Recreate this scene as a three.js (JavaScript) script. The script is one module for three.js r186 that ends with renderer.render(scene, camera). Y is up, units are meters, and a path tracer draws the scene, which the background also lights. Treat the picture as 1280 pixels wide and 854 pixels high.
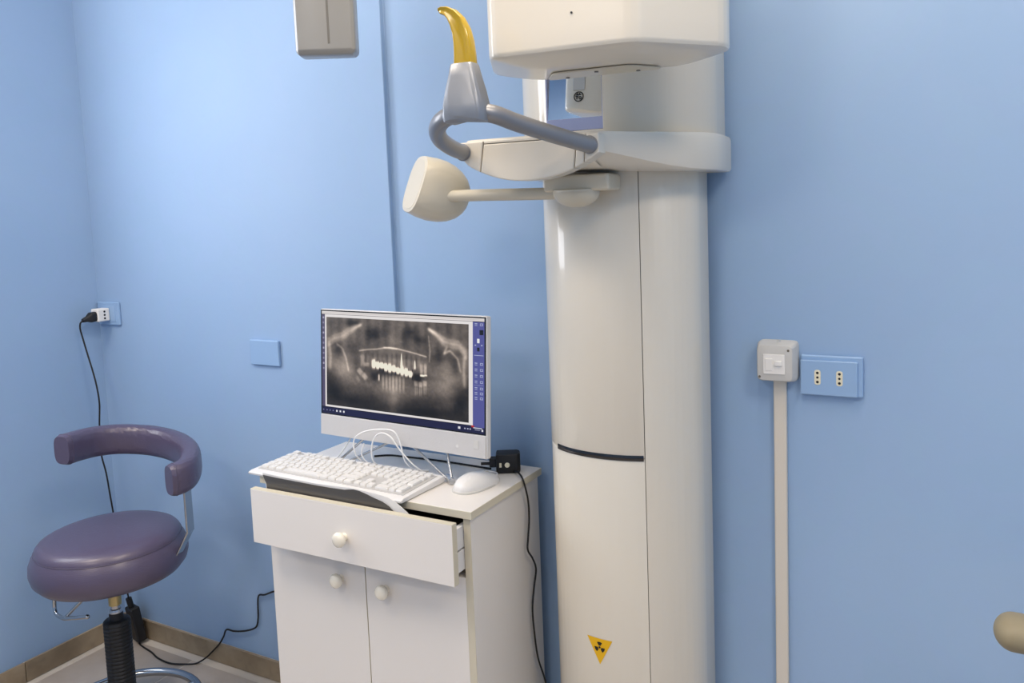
import * as THREE from 'three';
import { RoundedBoxGeometry } from 'three/addons/geometries/RoundedBoxGeometry.js';
import { mergeGeometries, mergeVertices, toCreasedNormals } from 'three/addons/utils/BufferGeometryUtils.js';
import { RectAreaLightUniformsLib } from 'three/addons/lights/RectAreaLightUniformsLib.js';
import { Brush, Evaluator, SUBTRACTION } from 'three-bvh-csg';

// ------------------------------------------------------------------ camera, light, exposure
const scene = new THREE.Scene();
const camera = new THREE.PerspectiveCamera(45.08, 1280 / 854, 0.05, 40);
camera.position.set(2.4428, 1.3349, 1.6199);
camera.rotation.set(-0.0948, 0.5074, -0.0383, 'YXZ');
camera.setViewOffset(1280, 854, -12.7, 70, 1280, 854);      // the picture is a crop: the lens axis lies above its middle
scene.background = new THREE.Color(0xdfe8f2);

RectAreaLightUniformsLib.init();
const renderer = new THREE.WebGLRenderer({ antialias: true });
renderer.toneMapping = THREE.LinearToneMapping;
renderer.toneMappingExposure = 1.85;
renderer.shadowMap.enabled = true;

const ROOM = { x1: 3.7, z1: 3.4, h: 2.72 };
const WIN = { z0: 0.55, z1: 1.05, y0: 1.15, y1: 2.15 };      // frosted window in the left wall, out of the frame
const WINDOW_LIGHT = 4.2, PANEL_LIGHT = 10.6;
const PANELS = [[0.6, 1.35], [2.0, 0.75], [1.6, 2.75], [3.25, 1.4]];
{
  const w = new THREE.RectAreaLight(0xf2f6ff, WINDOW_LIGHT, WIN.z1 - WIN.z0 - 0.1, WIN.y1 - WIN.y0 - 0.1);
  w.name = 'window_daylight';
  w.position.set(0.004, (WIN.y0 + WIN.y1) / 2, (WIN.z0 + WIN.z1) / 2);
  w.lookAt(3, (WIN.y0 + WIN.y1) / 2, (WIN.z0 + WIN.z1) / 2);
  w.castShadow = true;
  scene.add(w);
}

// ------------------------------------------------------------------ helpers
let seed = 12345;
const rnd = () => { seed = (seed * 1664525 + 1013904223) >>> 0; return seed / 4294967296; };
const V = (x, y, z) => new THREE.Vector3(x, y, z);
const counts = {};
const numbered = (n) => { counts[n] = (counts[n] ?? -1) + 1; return counts[n] ? `${n}_${String(counts[n]).padStart(3, '0')}` : n; };
function tag(o, label, category, group) { o.userData.label = label; o.userData.category = category; if (group) o.userData.group = group; return o; }
function thing(name, label, category, pos = [0, 0, 0], turn = 0, group) {
  const g = new THREE.Group(); g.name = numbered(name); g.position.set(...pos); g.rotation.y = turn; scene.add(g);
  return tag(g, label, category, group);
}
function part(name, geos, mat, parent, label) {
  const list = (Array.isArray(geos) ? geos : [geos]).map((g) => { const c = g.index ? g.toNonIndexed() : g.clone(); for (const k of Object.keys(c.attributes)) if (!['position', 'normal', 'uv'].includes(k)) c.deleteAttribute(k); return c; });
  const geo = list.length > 1 ? mergeGeometries(list) : list[0];
  const m = new THREE.Mesh(geo, mat); m.name = name; m.castShadow = m.receiveShadow = true;
  if (label) m.userData.label = label;
  parent.add(m); return m;
}
function struct(name, geos, mat) { const m = part(name, geos, mat, scene); m.userData.kind = 'structure'; return m; }
const rbox = (w, h, d, x = 0, y = 0, z = 0, r = 0.003, s = 2) => new RoundedBoxGeometry(w, h, d, s, Math.min(r, w / 2.01, h / 2.01, d / 2.01)).translate(x, y, z);
const box = (w, h, d, x = 0, y = 0, z = 0) => new THREE.BoxGeometry(w, h, d).translate(x, y, z);
const span = (x0, x1, y0, y1, z0, z1, r) => r ? rbox(x1 - x0, y1 - y0, z1 - z0, (x0 + x1) / 2, (y0 + y1) / 2, (z0 + z1) / 2, r) : box(x1 - x0, y1 - y0, z1 - z0, (x0 + x1) / 2, (y0 + y1) / 2, (z0 + z1) / 2);
const cyl = (r0, r1, h, x = 0, y = 0, z = 0, n = 28) => new THREE.CylinderGeometry(r1, r0, h, n).translate(x, y, z);
const lathe = (pts, n = 48) => new THREE.LatheGeometry(pts.map((p) => new THREE.Vector2(...p)), n);
const tube = (pts, r, n = 64, k = 10, closed = false) => new THREE.TubeGeometry(new THREE.CatmullRomCurve3(pts.map((p) => V(...p)), closed, 'centripetal'), n, r, k, closed);
function rod(a, b, r, k = 14) {
  const A = V(...a), B = V(...b), d = B.clone().sub(A);
  return new THREE.CylinderGeometry(r, r, d.length(), k).applyQuaternion(new THREE.Quaternion().setFromUnitVectors(V(0, 1, 0), d.clone().normalize())).translate(...A.add(B).multiplyScalar(0.5).toArray());
}
// rings of equal length, joined into a closed skin; caps as fans
function loft(rings, { cap0 = true, cap1 = true, closed = true, crease = 0.6 } = {}) {
  const n = rings[0].length, pos = [], uv = [], idx = [];
  rings.forEach((r, i) => r.forEach((p, j) => { pos.push(...p); uv.push(j / n, i / (rings.length - 1)); }));
  const m = closed ? n : n - 1;
  for (let i = 0; i < rings.length - 1; i++) for (let j = 0; j < m; j++) {
    const a = i * n + j, b = i * n + (j + 1) % n, c = a + n, d = b + n;
    idx.push(a, b, d, a, d, c);
  }
  const cap = (i, flip) => {
    const c = [0, 1, 2].map((k) => rings[i].reduce((s, p) => s + p[k], 0) / n), at = pos.length / 3;
    pos.push(...c); uv.push(0.5, 0.5);
    for (let j = 0; j < n; j++) { const a = i * n + j, b = i * n + (j + 1) % n; flip ? idx.push(at, b, a) : idx.push(at, a, b); }
  };
  if (cap0) cap(0, true);
  if (cap1) cap(rings.length - 1, false);
  const g = new THREE.BufferGeometry();
  g.setAttribute('position', new THREE.Float32BufferAttribute(pos, 3)); g.setAttribute('uv', new THREE.Float32BufferAttribute(uv, 2)); g.setIndex(idx);
  // make sure the skin faces outwards
  const P = pos; let vol = 0;
  for (let t = 0; t < idx.length; t += 3) { const [a, b, c] = [idx[t] * 3, idx[t + 1] * 3, idx[t + 2] * 3]; vol += P[a] * (P[b + 1] * P[c + 2] - P[b + 2] * P[c + 1]) + P[a + 1] * (P[b + 2] * P[c] - P[b] * P[c + 2]) + P[a + 2] * (P[b] * P[c + 1] - P[b + 1] * P[c]); }
  if (vol < 0) { for (let t = 0; t < idx.length; t += 3) { const s = idx[t + 1]; idx[t + 1] = idx[t + 2]; idx[t + 2] = s; } g.setIndex(idx); }
  return toCreasedNormals(g, crease);
}
// uv in metres, by the way each face points
function metreUV(g, ox = 0, oy = 0) {
  if (g.index) g = g.toNonIndexed();
  const p = g.attributes.position, n = g.attributes.normal, uv = new Float32Array(p.count * 2);
  for (let i = 0; i < p.count; i++) {
    const ax = Math.abs(n.getX(i)), ay = Math.abs(n.getY(i)), az = Math.abs(n.getZ(i));
    const [u, v] = ay >= ax && ay >= az ? [p.getX(i), p.getZ(i)] : ax >= az ? [p.getZ(i), p.getY(i)] : [p.getX(i), p.getY(i)];
    uv[2 * i] = u + ox; uv[2 * i + 1] = v + oy;
  }
  g.setAttribute('uv', new THREE.BufferAttribute(uv, 2));
  return g;
}
const shapeOf = (pts) => new THREE.Shape(pts.map((p) => new THREE.Vector2(...p)));
// plan outline (u, w) lifted from y0 to y1
function prism(pts, y0, y1, bev = 0) {
  const g = new THREE.ExtrudeGeometry(shapeOf(pts.map(([u, w]) => [u, -w])), { depth: y1 - y0 - 2 * bev, bevelEnabled: bev > 0, bevelSize: bev, bevelThickness: bev, bevelOffset: -bev, bevelSegments: 2, curveSegments: 12 });
  return g.rotateX(-Math.PI / 2).translate(0, y0 + bev, 0);
}
// front outline (x, y) with thickness along z, from z0 to z1
function plate(pts, z0, z1, bev = 0) {
  return new THREE.ExtrudeGeometry(shapeOf(pts), { depth: z1 - z0 - 2 * bev, bevelEnabled: bev > 0, bevelSize: bev, bevelThickness: bev, bevelOffset: -bev, bevelSegments: 2 }).translate(0, 0, z0 + bev);
}
function rounded(pts, r, k = 6) {                        // polygon with rounded corners; r may be a list
  const out = [], n = pts.length;
  pts.forEach((p, i) => {
    const a = new THREE.Vector2(...pts[(i + n - 1) % n]), b = new THREE.Vector2(...p), c = new THREE.Vector2(...pts[(i + 1) % n]);
    const R = Math.min(Array.isArray(r) ? r[i] : r, a.distanceTo(b) * 0.45, c.distanceTo(b) * 0.45);
    const p0 = b.clone().add(a.clone().sub(b).setLength(R)), p1 = b.clone().add(c.clone().sub(b).setLength(R));
    for (let j = 0; j <= k; j++) { const t = j / k; out.push([(1 - t) ** 2 * p0.x + 2 * t * (1 - t) * b.x + t * t * p1.x, (1 - t) ** 2 * p0.y + 2 * t * (1 - t) * b.y + t * t * p1.y]); }
  });
  return out;
}
const superEllipse = (a, b, e, n) => Array.from({ length: n }, (_, i) => { const t = i / n * 2 * Math.PI, c = Math.cos(t), s = Math.sin(t); return [a * Math.sign(c) * Math.abs(c) ** (2 / e), b * Math.sign(s) * Math.abs(s) ** (2 / e)]; });
const smooth = (t) => t * t * (3 - 2 * t);

// ------------------------------------------------------------------ computed textures
function noiseField(S, cells, octaves, gain = 0.5, sd = 1) {   // periodic value noise, 0..1
  const out = new Float32Array(S * S); let amp = 1, sum = 0, keep = seed; seed = sd * 7919 + 17;
  for (let o = 0; o < octaves; o++) {
    const c = cells << o, g = Float32Array.from({ length: c * c }, rnd);
    for (let y = 0; y < S; y++) for (let x = 0; x < S; x++) {
      const fx = x / S * c, fy = y / S * c, x0 = Math.floor(fx), y0 = Math.floor(fy), tx = smooth(fx - x0), ty = smooth(fy - y0), x1 = (x0 + 1) % c, y1 = (y0 + 1) % c;
      out[y * S + x] += amp * ((g[y0 * c + x0] * (1 - tx) + g[y0 * c + x1] * tx) * (1 - ty) + (g[y1 * c + x0] * (1 - tx) + g[y1 * c + x1] * tx) * ty);
    }
    sum += amp; amp *= gain;
  }
  seed = keep;
  return out.map((v) => v / sum);
}
function texture(S, H, fn, srgb, rep = [1, 1]) {
  const d = new Uint8Array(S * H * 4);
  for (let i = 0; i < S * H; i++) { const c = fn(i); d[4 * i] = c[0]; d[4 * i + 1] = c[1]; d[4 * i + 2] = c[2]; d[4 * i + 3] = 255; }
  const t = new THREE.DataTexture(d, S, H); t.wrapS = t.wrapT = THREE.RepeatWrapping; t.magFilter = THREE.LinearFilter; t.minFilter = THREE.LinearFilter;
  t.repeat.set(...rep); if (srgb) t.colorSpace = THREE.SRGBColorSpace; t.needsUpdate = true; return t;
}
const mixc = (a, b, t) => a.map((v, i) => Math.max(0, Math.min(255, v + (b[i] - v) * t)));
const wallCoarse = noiseField(512, 4, 5, 0.5, 3), wallFine = noiseField(512, 64, 2, 0.6, 4);
const WALL_A = [148, 178, 214], WALL_B = [156, 185, 220];
const wallMap = texture(512, 512, (i) => mixc(WALL_A, WALL_B, wallCoarse[i] * 1.3 - 0.15), true, [0.6, 0.6]);
const wallBump = texture(512, 512, (i) => { const v = 255 * (0.75 * wallCoarse[i] + 0.25 * wallFine[i]); return [v, v, v]; }, false, [0.9, 0.9]);
const wallRough = texture(512, 512, (i) => { const v = 255 * (0.44 + 0.14 * (wallCoarse[(i * 7) % 262144] * 0.4 + wallCoarse[i] * 0.6)); return [v, v, v]; }, false, [0.6, 0.6]);
const tileN = noiseField(512, 4, 6, 0.6, 9), tileV = noiseField(512, 16, 3, 0.5, 10);
const floorMap = texture(512, 512, (i) => mixc([171, 160, 150], [196, 186, 176], tileN[i] * 1.5 - 0.25), true, [1.6, 1.6]);
const skirtMap = texture(512, 512, (i) => mixc(mixc([139, 122, 99], [176, 158, 132], tileN[i] * 1.7 - 0.35), [120, 106, 90], Math.max(0, tileV[i] - 0.6) * 1.5), true, [2.2, 2.2]);
const vinylBump = texture(256, 256, (() => { const n = noiseField(256, 32, 3, 0.6, 21); return (i) => { const v = 255 * n[i]; return [v, v, v]; }; })(), false, [6, 6]);
const grilleBump = texture(64, 64, (i) => { const x = i % 64, y = i >> 6, v = ((x + y) % 16 < 3 || (x - y + 64) % 16 < 3) ? 40 : 230; return [v, v, v]; }, false, [60, 8]);

// ------------------------------------------------------------------ materials
const std = (color, roughness = 0.5, metalness = 0, more = {}) => new THREE.MeshStandardMaterial({ color, roughness, metalness, ...more });
const phys = (color, roughness, more = {}) => new THREE.MeshPhysicalMaterial({ color, roughness, ...more });
const M = {
  wall: new THREE.MeshStandardMaterial({ map: wallMap, roughnessMap: wallRough, roughness: 1, bumpMap: wallBump, bumpScale: 0.0012 }),
  ceiling: std(0xf2f2ee, 0.9),
  tile: new THREE.MeshStandardMaterial({ map: floorMap, roughness: 0.32 }),
  grout: std(0xd3cbc0, 0.85),
  skirt: new THREE.MeshStandardMaterial({ map: skirtMap, roughness: 0.4 }),
  cream: phys(0xdfd8c9, 0.34, { clearcoat: 0.6, clearcoatRoughness: 0.08 }),
  creamMatt: phys(0xd2cab6, 0.42, { clearcoat: 0.25, clearcoatRoughness: 0.2 }),
  core: std(0x6d675c, 0.7),
  greyShell: phys(0x92918d, 0.36, { clearcoat: 0.5, clearcoatRoughness: 0.12 }),
  slit: std(0x6b6964, 0.5),
  silver: std(0x8e8e90, 0.36, 0.5),
  silverLight: std(0x94979c, 0.4, 0.5),
  yellow: phys(0xb79600, 0.28, { clearcoat: 0.5, clearcoatRoughness: 0.1 }),
  mirror: std(0xf3f5f7, 0.015, 1),
  mirrorFrame: std(0xa3a8c6, 0.25, 0.3),
  dark: std(0x17171a, 0.4),
  chromeDark: std(0x4a4a4c, 0.18, 0.9),
  warnYellow: std(0xe8b400, 0.45),
  warnBlack: std(0x17130c, 0.5),
  laminate: phys(0xe6e2dd, 0.36, { clearcoat: 0.15, clearcoatRoughness: 0.3 }),
  banding: std(0xcfc8b4, 0.5),
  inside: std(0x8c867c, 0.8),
  knob: phys(0xece6d6, 0.2, { clearcoat: 0.8, clearcoatRoughness: 0.08 }),
  white: std(0xe0dfde, 0.42),
  key: std(0xdcdbd9, 0.5),
  keyBed: std(0xb9b8b7, 0.55),
  grille: new THREE.MeshStandardMaterial({ color: 0xdcdbdb, roughness: 0.5, bumpMap: grilleBump, bumpScale: 0.0005 }),
  steel: std(0xbfc1c4, 0.26, 0.8),
  chrome: std(0xb2b5b9, 0.13, 1),
  brass: std(0xb9a777, 0.35, 0.8),
  cable: std(0x111113, 0.5),
  rubber: std(0x151518, 0.55),
  whiteCable: std(0xf3f3f3, 0.45),
  sleeveDark: phys(0x4a4744, 0.3, { clearcoat: 0.4, clearcoatRoughness: 0.15 }),
  vinyl: phys(0x50475f, 0.42, { clearcoat: 0.45, clearcoatRoughness: 0.25, bumpMap: vinylBump, bumpScale: 0.0003 }),
  bluePlate: phys(0x94b5dc, 0.38, { clearcoat: 0.2, clearcoatRoughness: 0.2 }),
  socketCream: std(0xe9e2c8, 0.45),
  boxGrey: std(0xcbcac6, 0.5),
  switchWhite: std(0xf0eeea, 0.42),
  trunk: std(0xdcd5c9, 0.5),
  olive: std(0x8f856c, 0.55),
  frost: new THREE.MeshStandardMaterial({ color: 0xffffff, roughness: 0.6, emissive: 0xf2f6ff, emissiveIntensity: 1.0 }),
  lampFace: new THREE.MeshStandardMaterial({ color: 0xffffff, roughness: 0.6, emissive: 0xfff6ea, emissiveIntensity: 1.0 }),
  alu: std(0xdadbdc, 0.4, 0.6),
};

// ------------------------------------------------------------------ the room
const STEP_X = 1.18, STEP = -0.014;
{
  const T = 0.15, { x1, z1, h } = ROOM;
  // back wall: the part left of the step stands 14 mm proud of the rest
  struct('wall_back', metreUV(prism([[-T, -T], [x1 + T, -T], [x1 + T, STEP], [STEP_X + 0.0015, STEP], [STEP_X, STEP + 0.0015], [STEP_X, -0.0015], [STEP_X - 0.0015, 0], [-T, 0]], -0.1, h + 0.1)), M.wall);
  struct('wall_left', [
    span(-T, 0, -0.1, h + 0.1, 0, WIN.z0), span(-T, 0, -0.1, h + 0.1, WIN.z1, z1 + T),
    span(-T, 0, -0.1, WIN.y0, WIN.z0, WIN.z1), span(-T, 0, WIN.y1, h + 0.1, WIN.z0, WIN.z1)].map((g) => metreUV(g, 0.37, 0.2)), M.wall);
  struct('wall_right', metreUV(span(x1, x1 + T, -0.1, h + 0.1, STEP, z1 + T)), M.wall);
  struct('wall_front', metreUV(span(0, x1, -0.1, h + 0.1, z1, z1 + T)), M.wall);
  struct('ceiling', span(-T, x1 + T, h, h + 0.12, -T, z1 + T), M.ceiling);
  // floor: a bed of pale grout, tiles lying in it
  const floor = struct('floor', span(0, x1, -0.1, -0.0015, STEP, z1), M.grout);
  const S = 0.33, G = 0.005, B = 0.036, variants = Array.from({ length: 4 }, (_, k) => metreUV(rbox(S - G, 0.012, S - G, 0, -0.006, 0, 0.0012, 1), 0.31 * k, 0.57 * k));
  for (let i = 0; B + i * S < x1 - 0.1; i++) for (let j = 0; B + j * S < z1 - 0.1; j++) {
    const t = new THREE.Mesh(variants[(i * 3 + j * 5) % 4], M.tile); t.name = 'floor_tile'; t.receiveShadow = t.castShadow = true;
    t.position.set(B + i * S + S / 2, 0.0008 * (((i * 7 + j * 3) % 3) / 3), B + j * S + S / 2); floor.add(t);
  }
  // tiled skirting
  const H = 0.0605, bb = struct('baseboard_back', span(0.002, x1, 0, H - 0.003, STEP, 0.004), M.grout), bl = struct('baseboard_left', span(0, 0.004, 0, H - 0.003, 0.002, z1), M.grout);
  const LB = 0.86, skirtLong = [0, 1].map((k) => metreUV(rbox(LB - 0.0025, H, 0.008, 0, H / 2, 0, 0.0012, 1), 0.13 + 0.47 * k, 0.21 * k));
  const skirt = [0, 1, 2].map((k) => metreUV(rbox(S - 0.0025, H, 0.008, 0, H / 2, 0, 0.0012, 1), 0.2 + 0.41 * k, 0.3 * k));
  for (let i = 0; 0.012 + (i + 1) * LB < x1 + 0.1; i++) { const t = new THREE.Mesh(skirtLong[i % 2], M.skirt); t.name = 'skirting_tile'; t.castShadow = t.receiveShadow = true; t.position.set(0.012 + i * LB + LB / 2, 0, 0.008); bb.add(t); }
  for (let i = 0; (i + 1) * S < z1 + 0.1; i++) { const t = new THREE.Mesh(skirt[(i + 1) % 3], M.skirt); t.name = 'skirting_tile'; t.castShadow = t.receiveShadow = true; t.rotation.y = Math.PI / 2; t.position.set(0.008, 0, 0.004 + i * S + S / 2); bl.add(t); }
  // window with a frosted pane, just out of the frame on the left
  const { z0, z1: za, y0, y1 } = WIN, zm = (z0 + za) / 2;
  const win = struct('window_1', [span(-0.07, -0.02, y0, y1, z0, z0 + 0.045, 0.004), span(-0.07, -0.02, y0, y1, za - 0.045, za, 0.004), span(-0.07, -0.02, y0, y0 + 0.045, z0, za, 0.004), span(-0.07, -0.02, y1 - 0.045, y1, z0, za, 0.004), span(-0.07, -0.015, y0, y1, zm - 0.022, zm + 0.022, 0.004)], M.white);
  part('frosted_pane', span(-0.05, -0.042, y0 + 0.04, y1 - 0.04, z0 + 0.04, zm - 0.02), M.frost, win);
  part('frosted_pane', span(-0.05, -0.042, y0 + 0.04, y1 - 0.04, zm + 0.02, za - 0.04), M.frost, win);
}
for (const [x, z] of PANELS) {
  const g = thing('ceiling_light_panel', `square white light panel under the ceiling ${x < 1.5 ? 'above the stool' : x > 2.5 ? 'at the right end of the room' : z < 2 ? 'above the machine' : 'behind the camera'}`, 'light', [x, ROOM.h, z]);
  part('frame', [box(0.62, 0.03, 0.02, 0, -0.015, -0.3), box(0.62, 0.03, 0.02, 0, -0.015, 0.3), box(0.02, 0.03, 0.58, -0.3, -0.015, 0), box(0.02, 0.03, 0.58, 0.3, -0.015, 0)], M.alu, g);
  part('diffuser', box(0.58, 0.012, 0.58, 0, -0.012, 0), M.lampFace, g);
  const l = new THREE.RectAreaLight(0xffecd6, PANEL_LIGHT, 0.58, 0.58); l.name = 'panel_light'; l.position.set(0, -0.032, 0); l.rotation.x = -Math.PI / 2; l.castShadow = true; g.add(l);
}

// ------------------------------------------------------------------ the panoramic X-ray machine
{
  const m = thing('dental_x_ray_machine', 'tall cream panoramic dental x-ray machine standing against the blue wall', 'x-ray machine', [1.822, 0, 0.09], THREE.MathUtils.degToRad(5));
  const outline = (a, b, back, n = 72) => { const p = [[-a, back]]; for (let i = 0; i <= n; i++) { const t = Math.PI - Math.PI * i / n; p.push([a * Math.cos(t), b * Math.sin(t)]); } p.push([a, back]); return p; };
  const A = 0.158, Bf = 0.108, wOf = (u, off = 0) => (Bf + off) * Math.sqrt(Math.max(0, 1 - (u / (A + off)) ** 2));
  // strip of the column skin between two values of u (seen from the front), t thick
  function skin(u0, u1, y0, y1, thick, out = 0, bev = 0.0012, n = 60) {
    const a = A + out, b = Bf + out, t0 = Math.acos(Math.max(-1, Math.min(1, u0 / a))), t1 = Math.acos(Math.max(-1, Math.min(1, u1 / a)));
    const o = [], q = [];
    if (u0 <= -a) { o.push([-a, -0.068]); q.push([-a + thick, -0.068]); }
    for (let i = 0; i <= n; i++) { const t = t0 + (t1 - t0) * i / n; o.push([a * Math.cos(t), b * Math.sin(t)]); q.push([(a - thick) * Math.cos(t), (b - thick) * Math.sin(t)]); }
    if (u1 >= a) { o.push([a, -0.068]); q.push([a - thick, -0.068]); }
    return toCreasedNormals(prism([...o, ...q.reverse()], y0, y1, bev), 0.5);
  }
  part('base_plate', prism(rounded([[-0.24, -0.065], [0.24, -0.065], [0.26, 0.2], [-0.26, 0.2]], 0.03), 0, 0.025, 0.004), M.cream, m);
  part('column_core', prism(outline(A - 0.006, Bf - 0.006, -0.068), 0.025, 2.1), M.core, m);
  const SEAM = 0.0655, SLOT = 0.8515;
  const lower = part('front_panel', skin(-1, SEAM - 0.0006, 0.03, SLOT - 0.0005, 0.005), M.cream, m);
  part('front_panel', skin(-1, SEAM - 0.0006, SLOT + 0.0005, 1.46, 0.005, 0.0006), M.cream, m);
  part('side_panel', skin(SEAM + 0.0006, 1, 0.03, 1.46, 0.005), M.cream, m);
  part('handle_slot', skin(-0.124, SEAM - 0.002, SLOT - 0.0055, SLOT + 0.0055, 0.004, 0.0016, 0.0008), M.chromeDark, m, 'dark polished grip strip let into the column front');
  // warning label: yellow triangle on its tip, bent round the column
  {
    const bend = (rows, off) => { const pos = [], idx = [], n = rows[0].length; rows.forEach((r) => r.forEach(([u, y]) => pos.push(u, y, wOf(u, off)))); for (let i = 0; i + 1 < rows.length; i++) for (let j = 0; j + 1 < n; j++) { const a = i * n + j; idx.push(a, a + 1, a + n, a + 1, a + n + 1, a + n); } const g = new THREE.BufferGeometry(); g.setAttribute('position', new THREE.Float32BufferAttribute(pos, 3)); g.setIndex(idx); g.setAttribute('uv', new THREE.Float32BufferAttribute(new Float32Array(pos.length / 3 * 2), 2)); g.computeVertexNormals(); return g; };
    const c = [-0.0345, 0.461], s = 0.0275, rows = [];
    for (let i = 0; i <= 14; i++) { const t = i / 14, y = c[1] + 0.018 - 0.0535 * (1 - t), hw = s * t; rows.push(Array.from({ length: 9 }, (_, j) => [c[0] + hw * (j / 4 - 1), y])); }
    const lab = part('warning_label', bend(rows, 0.0006), M.warnYellow, lower, 'yellow triangular radiation warning label with black trefoil');
    const blade = (mid) => { const r = []; for (let i = 0; i <= 5; i++) { const R = 0.0038 + (0.0112 - 0.0038) * i / 5; r.push(Array.from({ length: 8 }, (_, j) => { const a = mid - 0.52 + 1.04 * j / 7; return [c[0] + R * Math.cos(a), c[1] + R * Math.sin(a)]; })); } return bend(r, 0.0011); };
    for (const a of [Math.PI / 2, Math.PI * 7 / 6, -Math.PI / 6]) part('trefoil_blade', blade(a), M.warnBlack, lower);
    const r = []; for (let i = 0; i <= 3; i++) r.push(Array.from({ length: 13 }, (_, j) => [c[0] + 0.0023 * i / 3 * Math.cos(j / 6 * Math.PI), c[1] + 0.0023 * i / 3 * Math.sin(j / 6 * Math.PI)]));
    part('trefoil_hub', bend(r, 0.0011), M.warnBlack, lower);
    void lab;
  }
  // carriage that runs on the column, with a recess for the mirror
  {
    const brush = (g) => { const b = new Brush(g); b.updateMatrixWorld(); return b; };
    const body = toCreasedNormals(prism(outline(0.194, 0.13, -0.07, 96), 1.4565, 2.16, 0.002), 0.5);
    const cut = span(-0.108, 0.011, 1.4715, 1.66, 0.088, 0.3);
    const r = new Evaluator().evaluate(brush(body), brush(cut), SUBTRACTION);
    const car = part('carriage', toCreasedNormals(r.geometry, 0.5), M.cream, m);
    const mir = part('mirror_frame', [span(-0.1065, -0.1035, 1.473, 1.658, 0.089, 0.112), span(0.0065, 0.0095, 1.473, 1.658, 0.089, 0.12), span(-0.1035, 0.0065, 1.473, 1.496, 0.089, 0.116, 0.001)], M.mirrorFrame, car, 'blue grey mirror surround');
    const glass = part('mirror', box(0.11, 0.162, 0.003), M.mirror, car, 'small rectangular positioning mirror');
    glass.position.set(-0.0485, 1.576, 0.1025); glass.rotation.x = -0.098;
    void mir;
  }
  // chin arm: hull with a flat top and a scalloped lower edge
  {
    const top = 1.4565;
    // outline from right back, round the front, to left back: u, w, lower edge
    const edge = [[0.205, -0.07, 1.388], [0.205, -0.02, 1.388], [0.2045, 0.02, 1.388], [0.2, 0.055, 1.3885], [0.188, 0.088, 1.389], [0.168, 0.118, 1.391], [0.142, 0.148, 1.396], [0.112, 0.182, 1.404], [0.084, 0.218, 1.4125], [0.062, 0.25, 1.419], [0.05, 0.27, 1.4215], [0.035, 0.276, 1.419], [-0.185, 0.276, 1.425], [-0.199, 0.268, 1.43], [-0.203, 0.24, 1.431], [-0.204, 0.18, 1.425], [-0.205, 0.1, 1.412], [-0.205, 0.02, 1.395], [-0.205, -0.07, 1.388]];
    const n = edge.length, nor = edge.map((_, i) => { const a = edge[Math.max(0, i - 1)], b = edge[Math.min(n - 1, i + 1)], d = [b[0] - a[0], b[1] - a[1]], l = Math.hypot(...d); return [d[1] / l * -1, d[0] / l]; });
    const ring = (inset, yf) => edge.map((e, i) => [e[0] + nor[i][0] * inset, yf(e[2]), e[1] + nor[i][1] * inset]);
    const T = top, rings = [ring(0.012, () => T), ring(0.004, () => T - 0.001), ring(0.0012, () => T - 0.004), ring(0, () => T - 0.009), ring(0, (y) => y + 0.006), ring(0.002, (y) => y + 0.0016), ring(0.006, (y) => y), ring(0.03, (y) => 0.6 * y + 0.4 * 1.389), ring(0.06, (y) => 0.3 * y + 0.7 * 1.39)];
    const rr = rings;
    const arm = part('chin_arm', loft(rr, { crease: 0.55 }), M.cream, m);
    // front of the arm: three pieces with open joints between them
    const lowY = (u) => { const k = (u + 0.0725) / 0.1305; return 1.379 + 0.043 * Math.abs(k) ** 2.1 + 0.012 * Math.max(0, (-k - 0.82) / 0.18) ** 2 - (u > -0.0725 ? 0.001 * k : 0); };
    const piece = (u0, u1, sl0 = 0, sl1 = 0, yTop = 1.4505) => { const p = []; for (let i = 0; i <= 16; i++) { const u = u0 + sl0 + (u1 + sl1 - u0 - sl0) * i / 16; p.push([u, lowY(u)]); } p.push([u1, yTop], [u0, yTop]); return plate(p, 0.255, 0.292, 0.0022); };
    part('end_cap', piece(-0.2025, -0.1535, 0, -0.008), M.cream, arm);
    part('cover_panel', piece(-0.152, 0.0175, -0.008, -0.006, 1.4452), M.cream, arm);
    part('end_cap', piece(0.019, 0.0335, -0.006, -0.004), M.cream, arm);
    part('end_cap', piece(0.0345, 0.0555, -0.004, 0), M.cream, arm);
    part('top_strip', span(-0.1515, 0.0175, 1.4462, 1.4505, 0.256, 0.2915, 0.001), M.cream, arm);
    // handle bar
    const bar = [[0.042, 1.431, 0.278], [0.041, 1.4315, 0.292], [0.026, 1.438, 0.335], [0.002, 1.449, 0.39], [-0.022, 1.461, 0.445], [-0.043, 1.472, 0.485], [-0.075, 1.476, 0.5], [-0.11, 1.471, 0.495], [-0.143, 1.461, 0.465], [-0.166, 1.449, 0.42], [-0.183, 1.4385, 0.35], [-0.1915, 1.4335, 0.292], [-0.1905, 1.4325, 0.278]];
    const hb = part('handle_bar', tube(bar, 0.0134, 140, 22), M.silver, arm, 'grey metal patient handle bar');
    const sec = (y, a, b, sag = 0) => superEllipse(a, b, 5, 40).map(([u, w]) => [-0.074 + u, y - sag * (1 - (u / a) ** 2) * -1, 0.5 + w]);
    const br = part('bite_bracket', loft([sec(1.459, 0.026, 0.017, 0.006), sec(1.461, 0.031, 0.022, 0.004), sec(1.468, 0.0325, 0.0235), sec(1.485, 0.0315, 0.0228), sec(1.505, 0.0275, 0.0205), sec(1.525, 0.0222, 0.0175), sec(1.541, 0.0186, 0.0155), sec(1.5435, 0.0172, 0.014), sec(1.544, 0.0145, 0.0115)], { crease: 0.5 }), M.silverLight, hb, 'light grey bracket at the middle of the bar');
    void br;
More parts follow.
